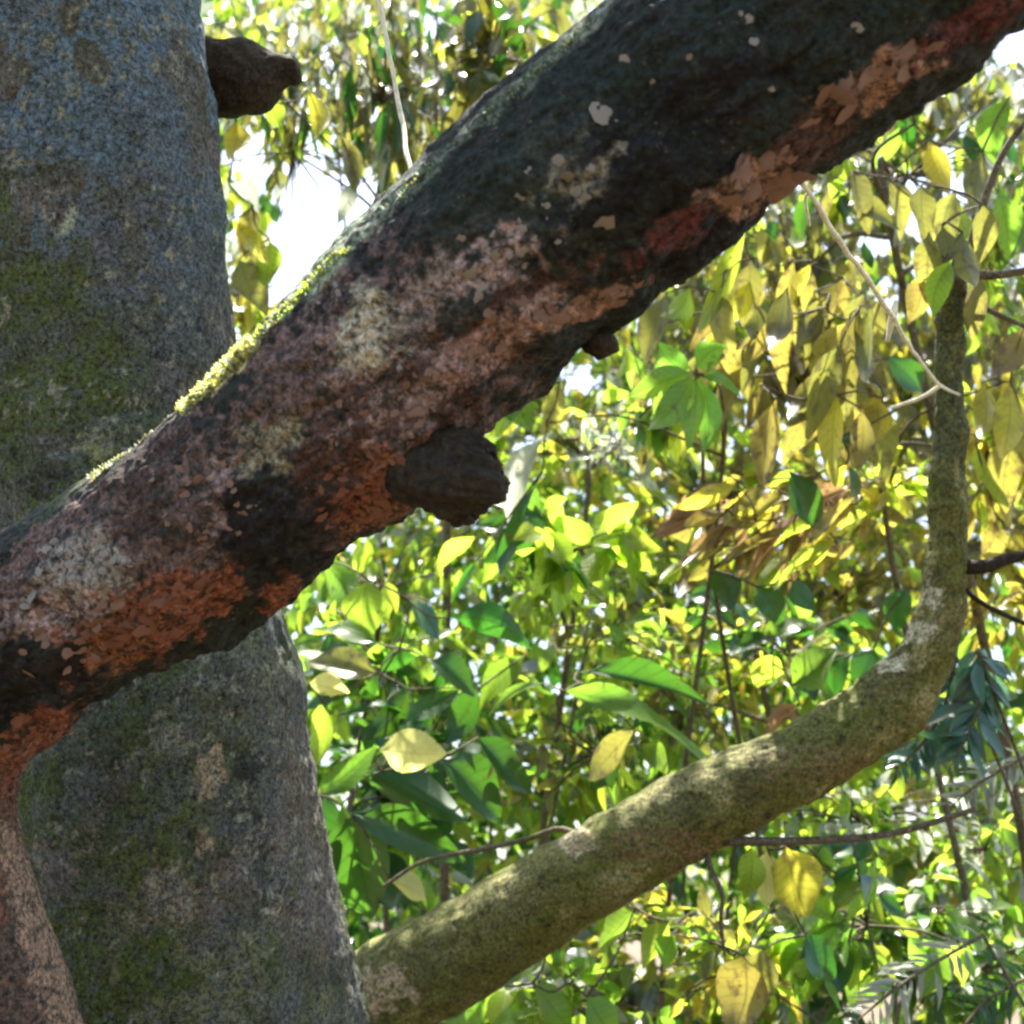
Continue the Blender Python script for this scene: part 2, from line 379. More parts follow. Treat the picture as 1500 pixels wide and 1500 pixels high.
def build_limb():
    pts, rad = px_path(LIMB)
    pts, rad = down_to_ground(pts, rad, 1.25)
    def disp(V, N, U, W):
        x, y, d = pix(V)
        under = np.clip(-N[:, 2] + .15, 0, 1)
        o = (fbm(V * 5, 4, 3) - .5) * .06 + (fbm(V * 26, 8, 4) - .5) * .014
        o += under * ((fbm(V * 17, 14, 4) - .5) * .042 - np.clip(fbm(V * 9, 31, 3) - .55, 0, 1) * .10)
        rg = 1 - np.abs(2 * fbm(np.stack([np.cos(U * 6.283) * 4, np.sin(U * 6.283) * 4, W * 5], 1) * 1.6, 71, 4) - 1)
        o -= .035 * np.clip(rg - .84, 0, 1)
        o += (fbm(V * 70, 18, 3) - .5) * .013
        o += .035 * np.exp(-((x - 610) / 70) ** 2 - ((y - 655) / 60) ** 2)
        o *= 1 - .6 * np.clip((N[:, 2] - .25) / .4, 0, 1)
        return o * (1 - .7 * np.clip((y - 1190) / 80, 0, 1))
    V, F, T, N = tube_arrays(pts, rad, 1000, 300, disp)
    me = mesh_np('limb', V, F, T)
    x, y, d = pix(V)
    rgba = np.zeros((len(V), 4)); 
    for k, (px, py, a, b_, ang, c, st, th) in enumerate(PATCH):
        ca, sa = math.cos(R(ang)), math.sin(R(ang))
        u = (x - px) * ca + (y - py) * sa; v = -(x - px) * sa + (y - py) * ca
        m = np.clip(1.35 - np.sqrt((u / a) ** 2 + (v / b_) ** 2), 0, 1)
        sel = m > 0
        n = fbm(V[sel] * 42, 100 + k, 4)
        mm = np.clip((m[sel] * .9 + (n - .5) * 1.5 - th) * 5, 0, 1) * st
        rgba[sel, :3] = rgba[sel, :3] * (1 - mm[:, None]) + np.array(c) * mm[:, None]
        rgba[sel, 3] = np.maximum(rgba[sel, 3] * (1 - mm * .5), mm)
    set_tint(me, rgba)
    t = thing('leaning_tree', 'dark mossy slanting limb with red rotten underside crossing in front of the grey trunk', 'tree', (pts[0][0], pts[0][1], 0))
    link('limb', me, BM['dark'], t)
    # broken stub hanging under the limb
    s = [(580, 600, 58, 2.06), (612, 648, 70, 2.02), (648, 686, 78, 1.98), (676, 700, 72, 1.945), (690, 704, 64, 1.93), (698, 706, 52, 1.925), (699, 706, 20, 1.935)]
    p2, r2 = px_path(s)
    def dstub(V, N, U, W):
        a = U * 2 * np.pi
        blk = np.abs(np.cos(a * 2 + 1.1)) * .010 - .006 + (fbm(np.stack([np.cos(a) * 5, np.sin(a) * 5, W * 4], 1), 91, 4) - .5) * .03
        return blk + (fbm(V * 9, 6, 3) - .5) * .05 + (fbm(V * 38, 16, 4) - .5) * .014
    V, F, T, _ = tube_arrays(p2, r2, 120, 110, dstub)
    o = link('broken_stub', mesh_np('broken_stub', V, F, T), BM['black'], t); o['label'] = 'blackened broken stub hanging under the limb'
    s = [(862, 470, 24, 2.0), (880, 500, 22, 1.98), (890, 522, 13, 1.98)]
    p2, r2 = px_path(s)
    V, F, T, _ = tube_arrays(p2, r2, 30, 30, lambda V, N, U, W: (fbm(V * 25, 6, 4) - .5) * .03)
    link('broken_stub', mesh_np('broken_stub', V, F, T), BM['black'], t)
    return t, me
LEAN, LIMB_ME = build_limb()

# flakes of lichen and bark on the limb: found by casting a ray from the eye, then laid on the surface
from mathutils.bvhtree import BVHTree
def bvh_of(me):
    n = len(me.vertices); co = np.empty(n * 3, np.float32); me.vertices.foreach_get('co', co)
    return BVHTree.FromPolygons([tuple(c) for c in co.reshape(-1, 3)], [tuple(p.vertices) for p in me.polygons], epsilon=0)
def flake_mesh(name, mat, seed, n=11):
    r_ = np.random.default_rng(seed); V = [(0, 0, .16)]
    a = np.linspace(0, 2 * np.pi, n, endpoint=False)
    rr = .78 + .34 * r_.random(n)
    for z, s in ((.12, .6), (-.12, 1.0)):
        for k in range(n): V.append((math.cos(a[k]) * rr[k] * s, math.sin(a[k]) * rr[k] * s, z + .1 * (r_.random() - .5)))
    T = [(0, 1 + k, 1 + (k + 1) % n) for k in range(n)]
    Q = [(1 + k, 1 + n + k, 1 + n + (k + 1) % n, 1 + (k + 1) % n) for k in range(n)]
    me = mesh_np(name, V, Q, T); me.materials.append(mat); return me
def lay(bvh, par, name, me, px, py, rx, ry, ang, thick=.35):
    o3 = CAM; dr = (P(px, py, 1) - CAM).normalized()
    hit, nrm, idx, dist = bvh.ray_cast(o3, dr)
    if hit is None: return None
    s = PR(1, (hit - CAM).dot(FWD))
    X = (RIGHT * math.cos(ang) - UP * math.sin(ang)); X = (X - nrm * X.dot(nrm)).normalized(); Y = nrm.cross(X)
    f = max(.35, -nrm.dot(dr))
    M = Matrix(((X.x * rx * s, Y.x * ry * s / f, nrm.x * ry * s * thick, hit.x), (X.y * rx * s, Y.y * ry * s / f, nrm.y * ry * s * thick, hit.y), (X.z * rx * s, Y.z * ry * s / f, nrm.z * ry * s * thick, hit.z), (0, 0, 0, 1)))
    o = link(name, me, None, par); o.matrix_parent_inverse = Matrix.Translation(-par.location); o.matrix_basis = M
    return o
def build_flakes():
    bvh = bvh_of(LIMB_ME)
    ML = [flake_mesh('lichen_patch', M_LICH, k) for k in range(5)]
    MF = [flake_mesh('bark_flake', M_FLAKE, 10 + k) for k in range(5)]
    MR = [flake_mesh('rotten_chip', M_RED, 20 + k) for k in range(5)]
    for px, py, r in [(885, 165, 21), (915, 88, 10), (1258, 38, 12), (885, 330, 15), (832, 262, 14), (818, 236, 10), (845, 280, 9), (762, 290, 8), (775, 248, 9), (868, 246, 7), (703, 436, 11), (690, 402, 10), (728, 374, 9), (770, 392, 8), (676, 350, 7), (1096, 28, 8), (1105, 60, 7), (1130, 130, 6), (1232, 128, 8), (955, 120, 6), (1010, 84, 6), (858, 290, 8), (800, 300, 7), (1085, 20, 6)]:
        lay(bvh, LEAN, 'lichen_patch', random.choice(ML), px, py, r, r * random.uniform(.75, 1.05), random.uniform(0, 6))
    r_ = random.Random(5)
    def spray(n, cx, cy, a, b, ang, meshes, nm, r0, r1, el=1.5):
        for _ in range(n):
            q, t = math.sqrt(r_.random()), r_.uniform(0, 6.283)
            u, v = q * math.cos(t) * a, q * math.sin(t) * b; ca, sa = math.cos(R(ang)), math.sin(R(ang))
            r = r_.uniform(r0, r1)
            lay(bvh, LEAN, nm, r_.choice(meshes), cx + u * ca - v * sa, cy + u * sa + v * ca, r * r_.uniform(1, el), r * r_.uniform(.5, 1), R(ang) + r_.uniform(-.7, .7), .55)
    spray(16, 1105, 265, 75, 30, -28, MF, 'bark_flake', 8, 22, 2.4); spray(18, 1275, 125, 110, 26, -28, MF, 'bark_flake', 7, 17, 2.6)
    spray(20, 850, 452, 90, 18, -22, MF, 'bark_flake', 5, 12, 2.2); spray(46, 590, 600, 130, 80, -40, MF, 'bark_flake', 3, 8); spray(30, 690, 520, 150, 35, -38, MF, 'bark_flake', 4, 9)
    spray(22, 740, 375, 90, 45, -30, ML, 'lichen_patch', 3, 8); spray(30, 530, 480, 80, 80, 0, ML, 'lichen_patch', 3, 7); spray(34, 110, 850, 90, 70, -20, ML, 'lichen_patch', 4, 10)
    spray(34, 100, 930, 90, 60, -30, MF, 'bark_flake', 4, 10); spray(46, 535, 715, 90, 50, -30, MR, 'rotten_chip', 4, 10); spray(46, 220, 905, 130, 38, -28, MR, 'rotten_chip', 4, 12); spray(40, 50, 1100, 60, 70, -50, MR, 'rotten_chip', 4, 10)
    spray(26, 300, 720, 80, 80, 0, MF, 'bark_flake', 3, 8)
build_flakes()

# --- curved tree
CURV = [(200, 1640, 98, 4.55), (390, 1542, 84, 4.5), (590, 1442, 76, 4.4), (840, 1290, 70, 4.3), (1040, 1180, 65, 4.25), (1215, 1092, 60, 4.2), (1318, 1015, 54, 4.18), (1373, 915, 41, 4.15),
        (1388, 800, 33, 4.15), (1390, 650, 28, 4.15), (1391, 520, 25, 4.15), (1388, 440, 21, 4.15), (1384, 405, 15, 4.2), (1386, 375, 7, 4.25), (1390, 340, 3, 4.3)]
def build_curved():
    pts, rad = px_path(CURV)
    f = Vector(pts[0]); pts = [(f.x - .25, f.y, -.05), (f.x - .22, f.y, f.z * .6)] + pts; rad = [.3, .24] + rad
    V, F, T, N = tube_arrays(pts, rad, 700, 110, lambda V, N, U, W: (fbm(V * 7, 44, 3) - .5) * .04 - .006 + (fbm(V * 30, 48, 3) - .5) * .012 - .05 * np.clip(1 - np.abs(2 * fbm(np.stack([np.cos(U * 6.283) * 2, np.sin(U * 6.283) * 2, W * 14], 1), 49, 3) - 1) - .86, 0, 1))
    me = mesh_np('trunk', V, F, T)
    x, y, d = pix(V)
    rgba = np.zeros((len(V), 4))
    for k, (px, py, a, b_, c, st, th) in enumerate([(1362, 874, 34, 22, (.55, .51, .34), .85, .36), (1338, 928, 36, 20, (.55, .51, .34), .85, .36), (1308, 972, 36, 18, (.55, .51, .34), .85, .36), (840, 1235, 36, 22, (.45, .38, .24), .9, .3), (560, 1450, 50, 45, (.42, .32, .2), .8, .35), (1130, 1110, 40, 20, (.3, .26, .14), .7, .4), (960, 1240, 140, 30, (.2, .13, .06), .7, .4), (1200, 1120, 120, 30, (.2, .15, .06), .7, .4), (1385, 560, 60, 170, (.07, .09, .05), .7, .3)]):  # pale bark with the sun patches of bend and top painted in
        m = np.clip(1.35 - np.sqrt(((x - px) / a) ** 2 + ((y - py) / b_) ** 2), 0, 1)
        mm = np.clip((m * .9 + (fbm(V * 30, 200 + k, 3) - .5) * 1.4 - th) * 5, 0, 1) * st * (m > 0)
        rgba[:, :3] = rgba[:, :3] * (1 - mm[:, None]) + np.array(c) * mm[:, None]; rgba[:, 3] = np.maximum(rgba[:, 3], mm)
    ang = np.concatenate([np.tile(np.arange(110) / 110 * 2 * np.pi, 700), [0, 0]])
    wl = np.concatenate([np.repeat(np.linspace(0, 5, 700), 110), [0, 5]])
    ring = np.clip((fbm(np.stack([np.cos(ang) * 1.6, np.sin(ang) * 1.6, wl * 9], 1), 401, 4) - .54) * 9, 0, 1) * .55
    k = ring > rgba[:, 3]; rgba[k, :3] = (.30, .27, .12); rgba[k, 3] = ring[k]
    dring = np.clip((fbm(np.stack([np.cos(ang) * 1.4, np.sin(ang) * 1.4, wl * 7], 1), 431, 4) - .56) * 9, 0, 1) * .6
    k = dring > rgba[:, 3]; rgba[k, :3] = (.06, .055, .02); rgba[k, 3] = dring[k]
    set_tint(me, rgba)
    t = thing('curved_tree', 'olive mossy trunk bending from low left up into a thin vertical stem', 'tree', (pts[0][0], pts[0][1], 0))
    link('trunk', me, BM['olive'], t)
    def br(rows, lab=None, mat='twig'):
        p2, r2 = px_path(rows); mb = MB(); mb.tube(p2, r2, 24, 8); o = link('branch', mb.mesh('branch'), BM[mat], t)
        if lab: o['label'] = lab
    br([(1388, 420, 12, 4.15), (1420, 404, 8, 4.1), (1470, 402, 6, 4.05), (1560, 385, 5, 4.0)])
    br([(1400, 440, 8, 4.15), (1440, 300, 6, 4.1), (1475, 215, 5, 4.1), (1530, 150, 4, 4.1)])
    br([(1400, 420, 6, 4.15), (1450, 455, 4, 4.1), (1530, 490, 3, 4.1)])
    br([(1405, 830, 12, 4.15), (1440, 830, 11, 4.1), (1480, 818, 9, 4.1), (1560, 800, 8, 4.1)], mat='black')
    br([(1410, 860, 5, 4.15), (1450, 890, 4, 4.1), (1540, 930, 4, 4.1)], mat='black')
    br([(1040, 1232, 8, 4.2), (1160, 1232, 6, 4.1), (1300, 1222, 5, 4.05), (1430, 1185, 4, 4.0)], 'thin crooked side branch below the curved trunk')
    br([(1034, 1240, 4, 4.2), (1042, 1275, 4.5, 4.15), (1058, 1310, 3.5, 4.1), (1056, 1350, 3, 4.1), (1062, 1400, 2, 4.1)])
    br([(900, 1270, 6, 4.3), (830, 1216, 5, 4.4), (770, 1230, 4, 4.45), (700, 1245, 4, 4.5), (620, 1262, 3, 4.6), (560, 1300, 3, 4.6)])
    return t
CURVED = build_curved()

# --- vines
def vine(rows, label, extra=()):
    p2, r2 = px_path(rows); C = catmull(p2, 40); C = C + np.stack([fbm(C * 9 + k * 7.7, 300 + k, 3) - .5 for k in range(3)], 1) * .012; rr_ = .68 * catmull(np.array(r2)[:, None], 40)[:, 0] * (.75 + .5 * fbm(C * 30, 310, 3))
    mb = MB(); mb.tube(C, rr_, 120, 8)
    for e in extra:
        q, r = px_path(e); mb.tube(q, r, 24, 7)
    o = link('vine', mb.mesh('vine'), M_VINE); o['label'] = label; o['category'] = 'vine'; o['group'] = 'thin pale vines'
    return o
vine([(535, -160, 5, 2.62), (556, 0, 5, 2.6), (572, 90, 5.5, 2.58), (588, 180, 5.5, 2.56), (608, 285, 5.5, 2.35)], 'thin pale vine dropping onto the top of the dark limb')
vine([(1120, 215, 5, 2.05), (1178, 272, 5.5, 2.1), (1222, 340, 6, 2.4), (1268, 405, 5.5, 2.8), (1310, 470, 5, 3.2), (1342, 520, 4, 3.7), (1375, 562, 3.5, 4.0), (1405, 578, 3, 4.05)],
     'straw coloured vine slanting from under the dark limb to the curved stem',
     [[(1378, 564, 3.2, 4.0), (1350, 582, 3, 4.02), (1305, 598, 2.6, 4.05)], [(1188, 280, 3, 2.15), (1180, 292, 2.5, 2.3), (1186, 330, 2, 2.5)], [(1312, 440, 4, 3.2), (1308, 462, 6, 3.2), (1300, 500, 3, 3.25)]])

# ------------------------------------------------------------------ leaves
def leaf_arrays(kind, seed, na=6, nw=4):
    r_ = random.Random(seed)
    W = {'broad': .27, 'lance': .19, 'narrow': .085, 'blade': .045}[kind]
    droop = r_.uniform(.05, .8); fold = r_.uniform(.05, .65); wav = r_.uniform(.01, .05); ph = r_.uniform(0, 6); twist = r_.uniform(-.9, .9); side = r_.uniform(-.12, .12)
    rows = []; UVs = []
    ts = np.linspace(0, 1, na + 1)
    for k, t in enumerate(ts):
        s = max(0, (t - .06) / .94)
        wd = W * (math.sin(math.pi * s ** .8) ** .85) * (1.08 - .25 * s) if 0 < s < 1 else 0
        yy = t * (1 - .12 * droop * t); zz = -droop * t * t * .6; xx = side * math.sin(math.pi * t)
        n = 1 if k in (0, na) else nw + 1
        row = []
        for j in range(n):
            u = 0 if n == 1 else (j / nw * 2 - 1)
            tw = twist * (t - .3)
            lx = u * wd; lz = abs(u) * wd * fold + wav * math.sin(7 * t + ph + u * 2) * abs(u)
            row.append((xx + lx * math.cos(tw) - lz * math.sin(tw), yy, zz + lx * math.sin(tw) + lz * math.cos(tw))); UVs.append(((u + 1) / 2, t))
        rows.append(row)
    V = [v for r in rows for v in r]; idx = []; c = 0
    for r in rows: idx.append(list(range(c, c + len(r)))); c += len(r)
    Q, T = [], []
    for k in range(na):
        a, b = idx[k], idx[k + 1]
        if len(a) == 1:
            for j in range(nw): T.append((a[0], b[j + 1], b[j]))
        elif len(b) == 1:
            for j in range(nw): T.append((a[j], a[j + 1], b[0]))
        else:
            for j in range(nw): Q.append((a[j], a[j + 1], b[j + 1], b[j]))
    return np.array(V), np.array(Q).reshape(-1, 4), np.array(T), np.array(UVs)
NV = 8
LA = {(k, i): leaf_arrays(k, i * 7 + len(k)) for k in ('broad', 'lance', 'narrow', 'blade') for i in range(NV)}
LLOW = {(k, i): leaf_arrays(k, i * 7 + len(k), 3, 2) for k in ('broad', 'lance', 'narrow') for i in range(NV)}
def leaf_mesh_from(name, V, Q, T, UV, mat):
    me = mesh_np(name, V, Q, T); me.materials.append(mat)
    li = np.empty(len(me.loops), np.int32); me.loops.foreach_get('vertex_index', li)
    me.uv_layers.new(name='UVMap').data.foreach_set('uv', UV[li].astype(np.float32).ravel())
    return me
_LM = {}
def leaf_me(kind, pal, i):
    k = (kind, pal, i)
    if k not in _LM: _LM[k] = leaf_mesh_from('leaf', *(leaf_arrays(kind[:-1], i * 7 + len(kind) - 1, 12, 6) if kind[-1] == '+' else LA[(kind, i)]), LM[pal])
    return _LM[k]

def frame(D, N):
    D = D.normalized(); X = D.cross(N)
    if X.length < 1e-4: X = D.orthogonal()
    X.normalize(); Z = X.cross(D)
    return X, D, Z
def leaf_matrix(base, D, N, L, wf=1.0):
    X, Y, Z = frame(D, N)
    return Matrix(((X.x * L * wf, Y.x * L, Z.x * L, base.x), (X.y * L * wf, Y.y * L, Z.y * L, base.y), (X.z * L * wf, Y.z * L, Z.z * L, base.z), (0, 0, 0, 1)))

# openings between the crowns where the sky shows: (px, py, rx, ry)
GAPS = [(455, 355, 50, 110), (520, 345, 60, 42), (430, 415, 36, 55), (372, 235, 22, 45), (1335, 285, 20, 48), (1392, 270, 18, 50), (1368, 372, 26, 32), (1282, 350, 34, 18), (1483, 55, 40, 40),
        (1275, 600, 34, 18), (855, 555, 24, 20), (530, 285, 25, 35), (640, 25, 22, 25), (1330, 95, 20, 16), (950, 1390, 40, 28), (1275, 1465, 40, 22), (1340, 1185, 26, 22), (770, 650, 18, 40)]
def in_gap(p, grow=1.0):
    x, y, d = pix([p]); x, y = x[0], y[0]
    for gx, gy, rx, ry in GAPS:
        if ((x - gx) / rx) ** 2 + ((y - gy) / ry) ** 2 < grow: return True
    return False

def rv(r_): return Vector((r_.gauss(0, 1), r_.gauss(0, 1), r_.gauss(0, 1)))
def style_dir(style, r_, tw):
    if style == 'hang': D = Vector((r_.uniform(-.55, .55), r_.uniform(-.5, .5), -1)); N = Vector((r_.gauss(0, .5), r_.choice((-1, -1, .9, .9, .9)) + r_.gauss(0, .3), .5))
    elif style == 'flat': D = Vector((r_.gauss(0, 1), r_.gauss(0, 1), -.35 + r_.gauss(0, .3))); N = Vector((r_.gauss(0, .45), -.35 + r_.gauss(0, .4), 1))
    elif style == 'sweep': D = Vector((-1 + r_.gauss(0, .45), r_.gauss(0, .4), -.85 + r_.gauss(0, .4))); N = Vector((r_.gauss(0, .5), r_.choice((-1, .9)), .6 + r_.gauss(0, .4)))
    elif style == 'up': D = Vector((r_.gauss(0, .7), r_.gauss(0, .7), .8)); N = Vector((r_.gauss(0, .5), -1, .4))
    else: D = tw * .6 + rv(r_) * .7 + Vector((0, 0, -.45)); N = Vector((r_.gauss(0, .6), r_.choice((-.8, .7)) + r_.gauss(0, .3), .7))
    return D, N

PLANTS = []
class Plant:
    """trunk on the ground, limbs to each cluster of leaves, twigs, leaves"""
    def __init__(s, name, label, cat, base, trunk=None, rad=.05, group=None, seed=0, mat='twig'):
        s.r = random.Random(seed * 13 + 5); s.leaves = []; s.name = name; s.mat = mat
        s.t = thing(name, label, cat, (base[0], base[1], 0), group); s.base = Vector((base[0], base[1], -.05)); s.rad = rad * .48; s.trunk_pts = trunk; s.clusters = []; s.heroes = []
        PLANTS.append(s)
    def cluster(s, px, py, d, rx, ry, rd, n, L, pal, style='mix', kind='lance'):
        s.clusters.append((px, py, d, rx, ry, rd, n, L, pal, style, kind)); return s
    def hero(s, hub, d, rows):
        """rows: (bx,by,tx,ty,width px,palette[,kind[,dd]])"""
        s.heroes.append((hub, d, rows)); return s
    def build(s):
        r_ = s.r
        hubs = [P(c[0], c[1] + c[4] * .2, c[2]) for c in s.clusters] + [P(h[0][0], h[0][1], h[1]) for h in s.heroes]
        top = sum(hubs, Vector()) / len(hubs); zmax = max(h.z for h in hubs)
        if s.trunk_pts: tp = [Vector(p) for p in s.trunk_pts]
        else: tp = [s.base, s.base.lerp(top, .35) + Vector((r_.uniform(-.4, .4), r_.uniform(-.1, .3), 0)), Vector((top.x + r_.uniform(-.4, .4), top.y + .15, top.z)), Vector((top.x, top.y + .2, max(zmax, top.z + .3)))]
        mb = MB(); rr = [s.rad * (1 - .75 * k / (len(tp) - 1)) for k in range(len(tp))]; mb.tube(tp, rr, 24, 9)
        link('trunk', mb.mesh('trunk'), BM[s.mat], s.t)
        cp = catmull([tuple(p) for p in tp], 40)
        def limb(h, rad):
            q = cp[np.argmin(np.linalg.norm(cp - np.array(h), axis=1) + .6 * np.maximum(0, cp[:, 2] - h.z + .1))]; q = Vector(q)
            m = q.lerp(h, .5) + Vector((r_.uniform(-.1, .1), r_.uniform(-.1, .1), .12 * (q - h).length))
            b = MB(); b.tube([q, m, h], [rad, rad * .7, rad * .4], 12, 6); return b
        for (px, py, d, rx, ry, rd, n, L, pal, style, kind) in s.clusters:
            hub = P(px, py + ry * .2, d); b = limb(hub, s.rad * .45)
            n = int(n * 1.4); L = (L[0] * .75, L[1] * .85); left = n; guard = 0
            while left > 0 and guard < n * 3:
                guard += 1
                while True:
                    v = Vector((r_.uniform(-1, 1), r_.uniform(-1, 1), r_.uniform(-1, 1)))
                    if v.length < 1: break
                dd = d + v.z * rd; e = P(px + v.x * rx, py + v.y * ry, dd)
                tw = (e - hub); 
                if tw.length < .05: continue
                ln = min(tw.length, r_.uniform(.35, .7)); st = e - tw.normalized() * ln
                b.tube([hub.lerp(st, .5) if tw.length > ln * 1.3 else st, st.lerp(e, .5) + Vector((0, 0, .03)), e], [.006, .005, .002], 5, 4)
                m = min(left, r_.randint(4, 7)); left -= m
                twn = tw.normalized()
                for k in range(m):
                    f = .25 + .75 * (k + 1) / m; bp = st.lerp(e, f)
                    D, N = style_dir(style, r_, twn)
                    l = r_.uniform(*L); c = bp + D.normalized() * l * .5
                    if in_gap(c, 1.5) and d > 3: continue
                    pl = pal if isinstance(pal, str) else r_.choice(pal)
                    s.leaves.append((leaf_matrix(bp, D, N, l, r_.uniform(.8, 1.2)), kind, pl, r_.randrange(NV), None))
            link('branch', b.mesh('branch'), BM[s.mat], s.t)
        for hub, d, rows in s.heroes:
            h = P(hub[0], hub[1], d); b = limb(h, s.rad * .4); tree = [h]
            for row in sorted(rows, key=lambda w: math.hypot(w[0] - hub[0], w[1] - hub[1])):
                bx, by, tx, ty, wpx, pal = row[:6]; kind = row[6] if len(row) > 6 else 'lance'; dd = row[7] if len(row) > 7 else 0
                lab = row[8] if len(row) > 8 else None
                p0 = P(bx, by, d + dd); p1 = P(tx, ty, d + dd + r_.uniform(-.08, .04)); D = p1 - p0
                W = {'broad': .54, 'lance': .38, 'narrow': .17, 'blade': .09}[kind] * .95
                N = Vector((r_.gauss(0, .25), .9 if pal in ('cream', 'gold', 'yellowgreen', 'vivid') else (-1 if lab else r_.choice((-1, -1, .9))), .55 + r_.gauss(0, .2)))
                s.leaves.append((leaf_matrix(p0, D, N, D.length, PR(wpx, d + dd) / (W * D.length)), kind + '+', pal, r_.randrange(NV), lab))
                q = min(tree, key=lambda t: (t - p0).length)
                if (p0 - q).length > .01: b.tube([q, q.lerp(p0, .5) + rv(r_) * .012, p0], [.005, .004, .003], 6, 4)
                tree.append(p0)
            link('branch', b.mesh('branch'), BM[s.mat], s.t)
        # the largest leaves in view are parts, the rest one joined part
        def size(lf):
            M = lf[0]; c = M.translation + M.col[1].to_3d() * .5; x, y, d = pix([c])
            if d[0] < .3 or not (-80 < x[0] < 1580 and -80 < y[0] < 1580): return 0
            return M.col[1].to_3d().length / d[0] + (9 if lf[1][-1] == '+' else 0)
        ls = sorted(s.leaves, key=size, reverse=True)
        for M, kind, pal, i, lab in ls[:290]:
            o = bpy.data.objects.new('leaf', leaf_me(kind, pal, i)); COL.objects.link(o); o.parent = s.t
            o.matrix_parent_inverse = Matrix.Translation(-s.t.location); o.matrix_basis = M
            if lab: o['label'] = lab
        rest = ls[290:]
        if rest:
            join_leaves('foliage', [(M, kind, i, pal) for M, kind, pal, i, _ in rest], s.t, LLOW)
def join_leaves(name, items, parent, table, mats=None):
    pals = sorted({it[3] for it in items}); Vs, Qs, Ts, Us, qm, tm = [], [], [], [], [], []; n = 0
    for M, kind, i, pal in items:
        V, Q, T, U = table[(kind, i)] if (kind, i) in table else LA[(kind, i)]
        A = np.array(M); Vs.append(V @ A[:3, :3].T + A[:3, 3]); Qs.append(Q + n); Ts.append(T + n); Us.append(U); n += len(V)
        k = pals.index(pal); qm += [k] * len(Q); tm += [k] * len(T)
    me = mesh_np(name, np.vstack(Vs), np.vstack(Qs), np.vstack(Ts))
    for p in pals: me.materials.append(LM[p])
    me.polygons.foreach_set('material_index', np.array(qm + tm, np.int32))
    U = np.vstack(Us); li = np.empty(len(me.loops), np.int32); me.loops.foreach_get('vertex_index', li)
    me.uv_layers.new(name='UVMap').data.foreach_set('uv', U[li].astype(np.float32).ravel())
    o = bpy.data.objects.new(name, me); COL.objects.link(o); o['kind'] = 'stuff'
    if parent: o.parent = parent; o.matrix_parent_inverse = Matrix.Translation(-parent.location)
    return o

def base_of(px, d): p = P(px, 1500, d); return (p.x, p.y)
T_ = 'trees and shrubs behind the curved trunk'
# dark leaved shrub right of the grey trunk
p = Plant('shrub', 'dark green broad leaved shrub beside the grey trunk with cream yellow leaves', 'shrub', base_of(560, 5.0), rad=.035, seed=1, group=T_)
p.hero((560, 1130), 4.9, [(500, 1180, 545, 1375, 100, 'dark', 'broad'), (512, 1190, 700, 1258, 58, 'dark', 'lance', -.1), (520, 1135, 700, 1195, 60, 'dark', 'broad', .05), (640, 1110, 760, 1200, 70, 'dark', 'broad'), (462, 1165, 545, 1085, 42, 'green', 'lance'),
   (555, 1098, 660, 1100, 66, 'cream', 'broad', -.15, 'cream yellow leaf lit by the sun'), (572, 1292, 634, 1312, 38, 'cream', 'broad', -.15), (480, 1160, 475, 1300, 70, 'dark', 'broad', .1), (590, 1060, 660, 990, 40, 'dark', 'lance', .2), (650, 1230, 690, 1300, 40, 'dark', 'lance', .2),
   (700, 1080, 800, 1150, 55, 'dark', 'broad', .2), (560, 1240, 590, 1340, 60, 'dark', 'broad', .2), (600, 1150, 650, 1260, 60, 'dark', 'broad', .3)])
p.hero((585, 950), 5.1, [(660, 905, 792, 945, 46, 'dark', 'lance', -.1), (625, 965, 708, 1008, 52, 'dark', 'broad'), (540, 850, 548, 935, 62, 'green', 'broad'), (552, 985, 440, 955, 58, 'olive', 'broad'), (552, 942, 458, 900, 44, 'green', 'lance', .1), (470, 820, 530, 895, 48, 'green', 'broad', .2),
   (452, 1000, 516, 1008, 40, 'cream', 'broad', -.1, 'small bright yellow leaf beside the grey trunk'), (600, 880, 650, 940, 30, 'teal', 'lance'), (470, 1030, 450, 1120, 36, 'yellowgreen', 'lance'), (600, 1010, 520, 1080, 44, 'dark', 'lance', .1), (700, 1010, 640, 1080, 50, 'dark', 'broad', .2), (770, 960, 690, 1040, 44, 'green', 'lance', .3)])
p.cluster(590, 1130, 5.5, 170, 170, .5, 90, (.14, .26), ['dark', 'dark', 'dark', 'green'], 'mix', 'broad')
p.cluster(560, 950, 5.7, 150, 120, .4, 50, (.12, .22), ['green', 'green', 'dark', 'yellowgreen'], 'mix', 'broad')
# arched leaf plant in the middle
p = Plant('sapling', 'green sapling with one long arched leaf above the curved trunk', 'sapling', base_of(900, 5.2), rad=.03, seed=2, group=T_)
p.hero((850, 1000), 5.0, [(828, 1012, 1100, 1066, 56, 'green', 'lance', -.1, 'long arched green leaf'), (845, 985, 1065, 1000, 34, 'dark', 'lance', .1), (930, 1070, 840, 1125, 56, 'olive', 'broad'), (900, 1100, 860, 1160, 44, 'dark', 'broad', .1), (800, 1000, 690, 1030, 20, 'green', 'narrow'), (940, 1090, 990, 1130, 40, 'green', 'broad', .1)])
p.cluster(880, 1090, 5.5, 150, 90, .4, 70, (.10, .2), ['green', 'olive', 'dark', 'yellowgreen'], 'mix', 'lance')
p.cluster(900, 920, 5.8, 140, 80, .4, 60, (.10, .2), ['green', 'olive', 'yellowgreen'], 'mix', 'lance')
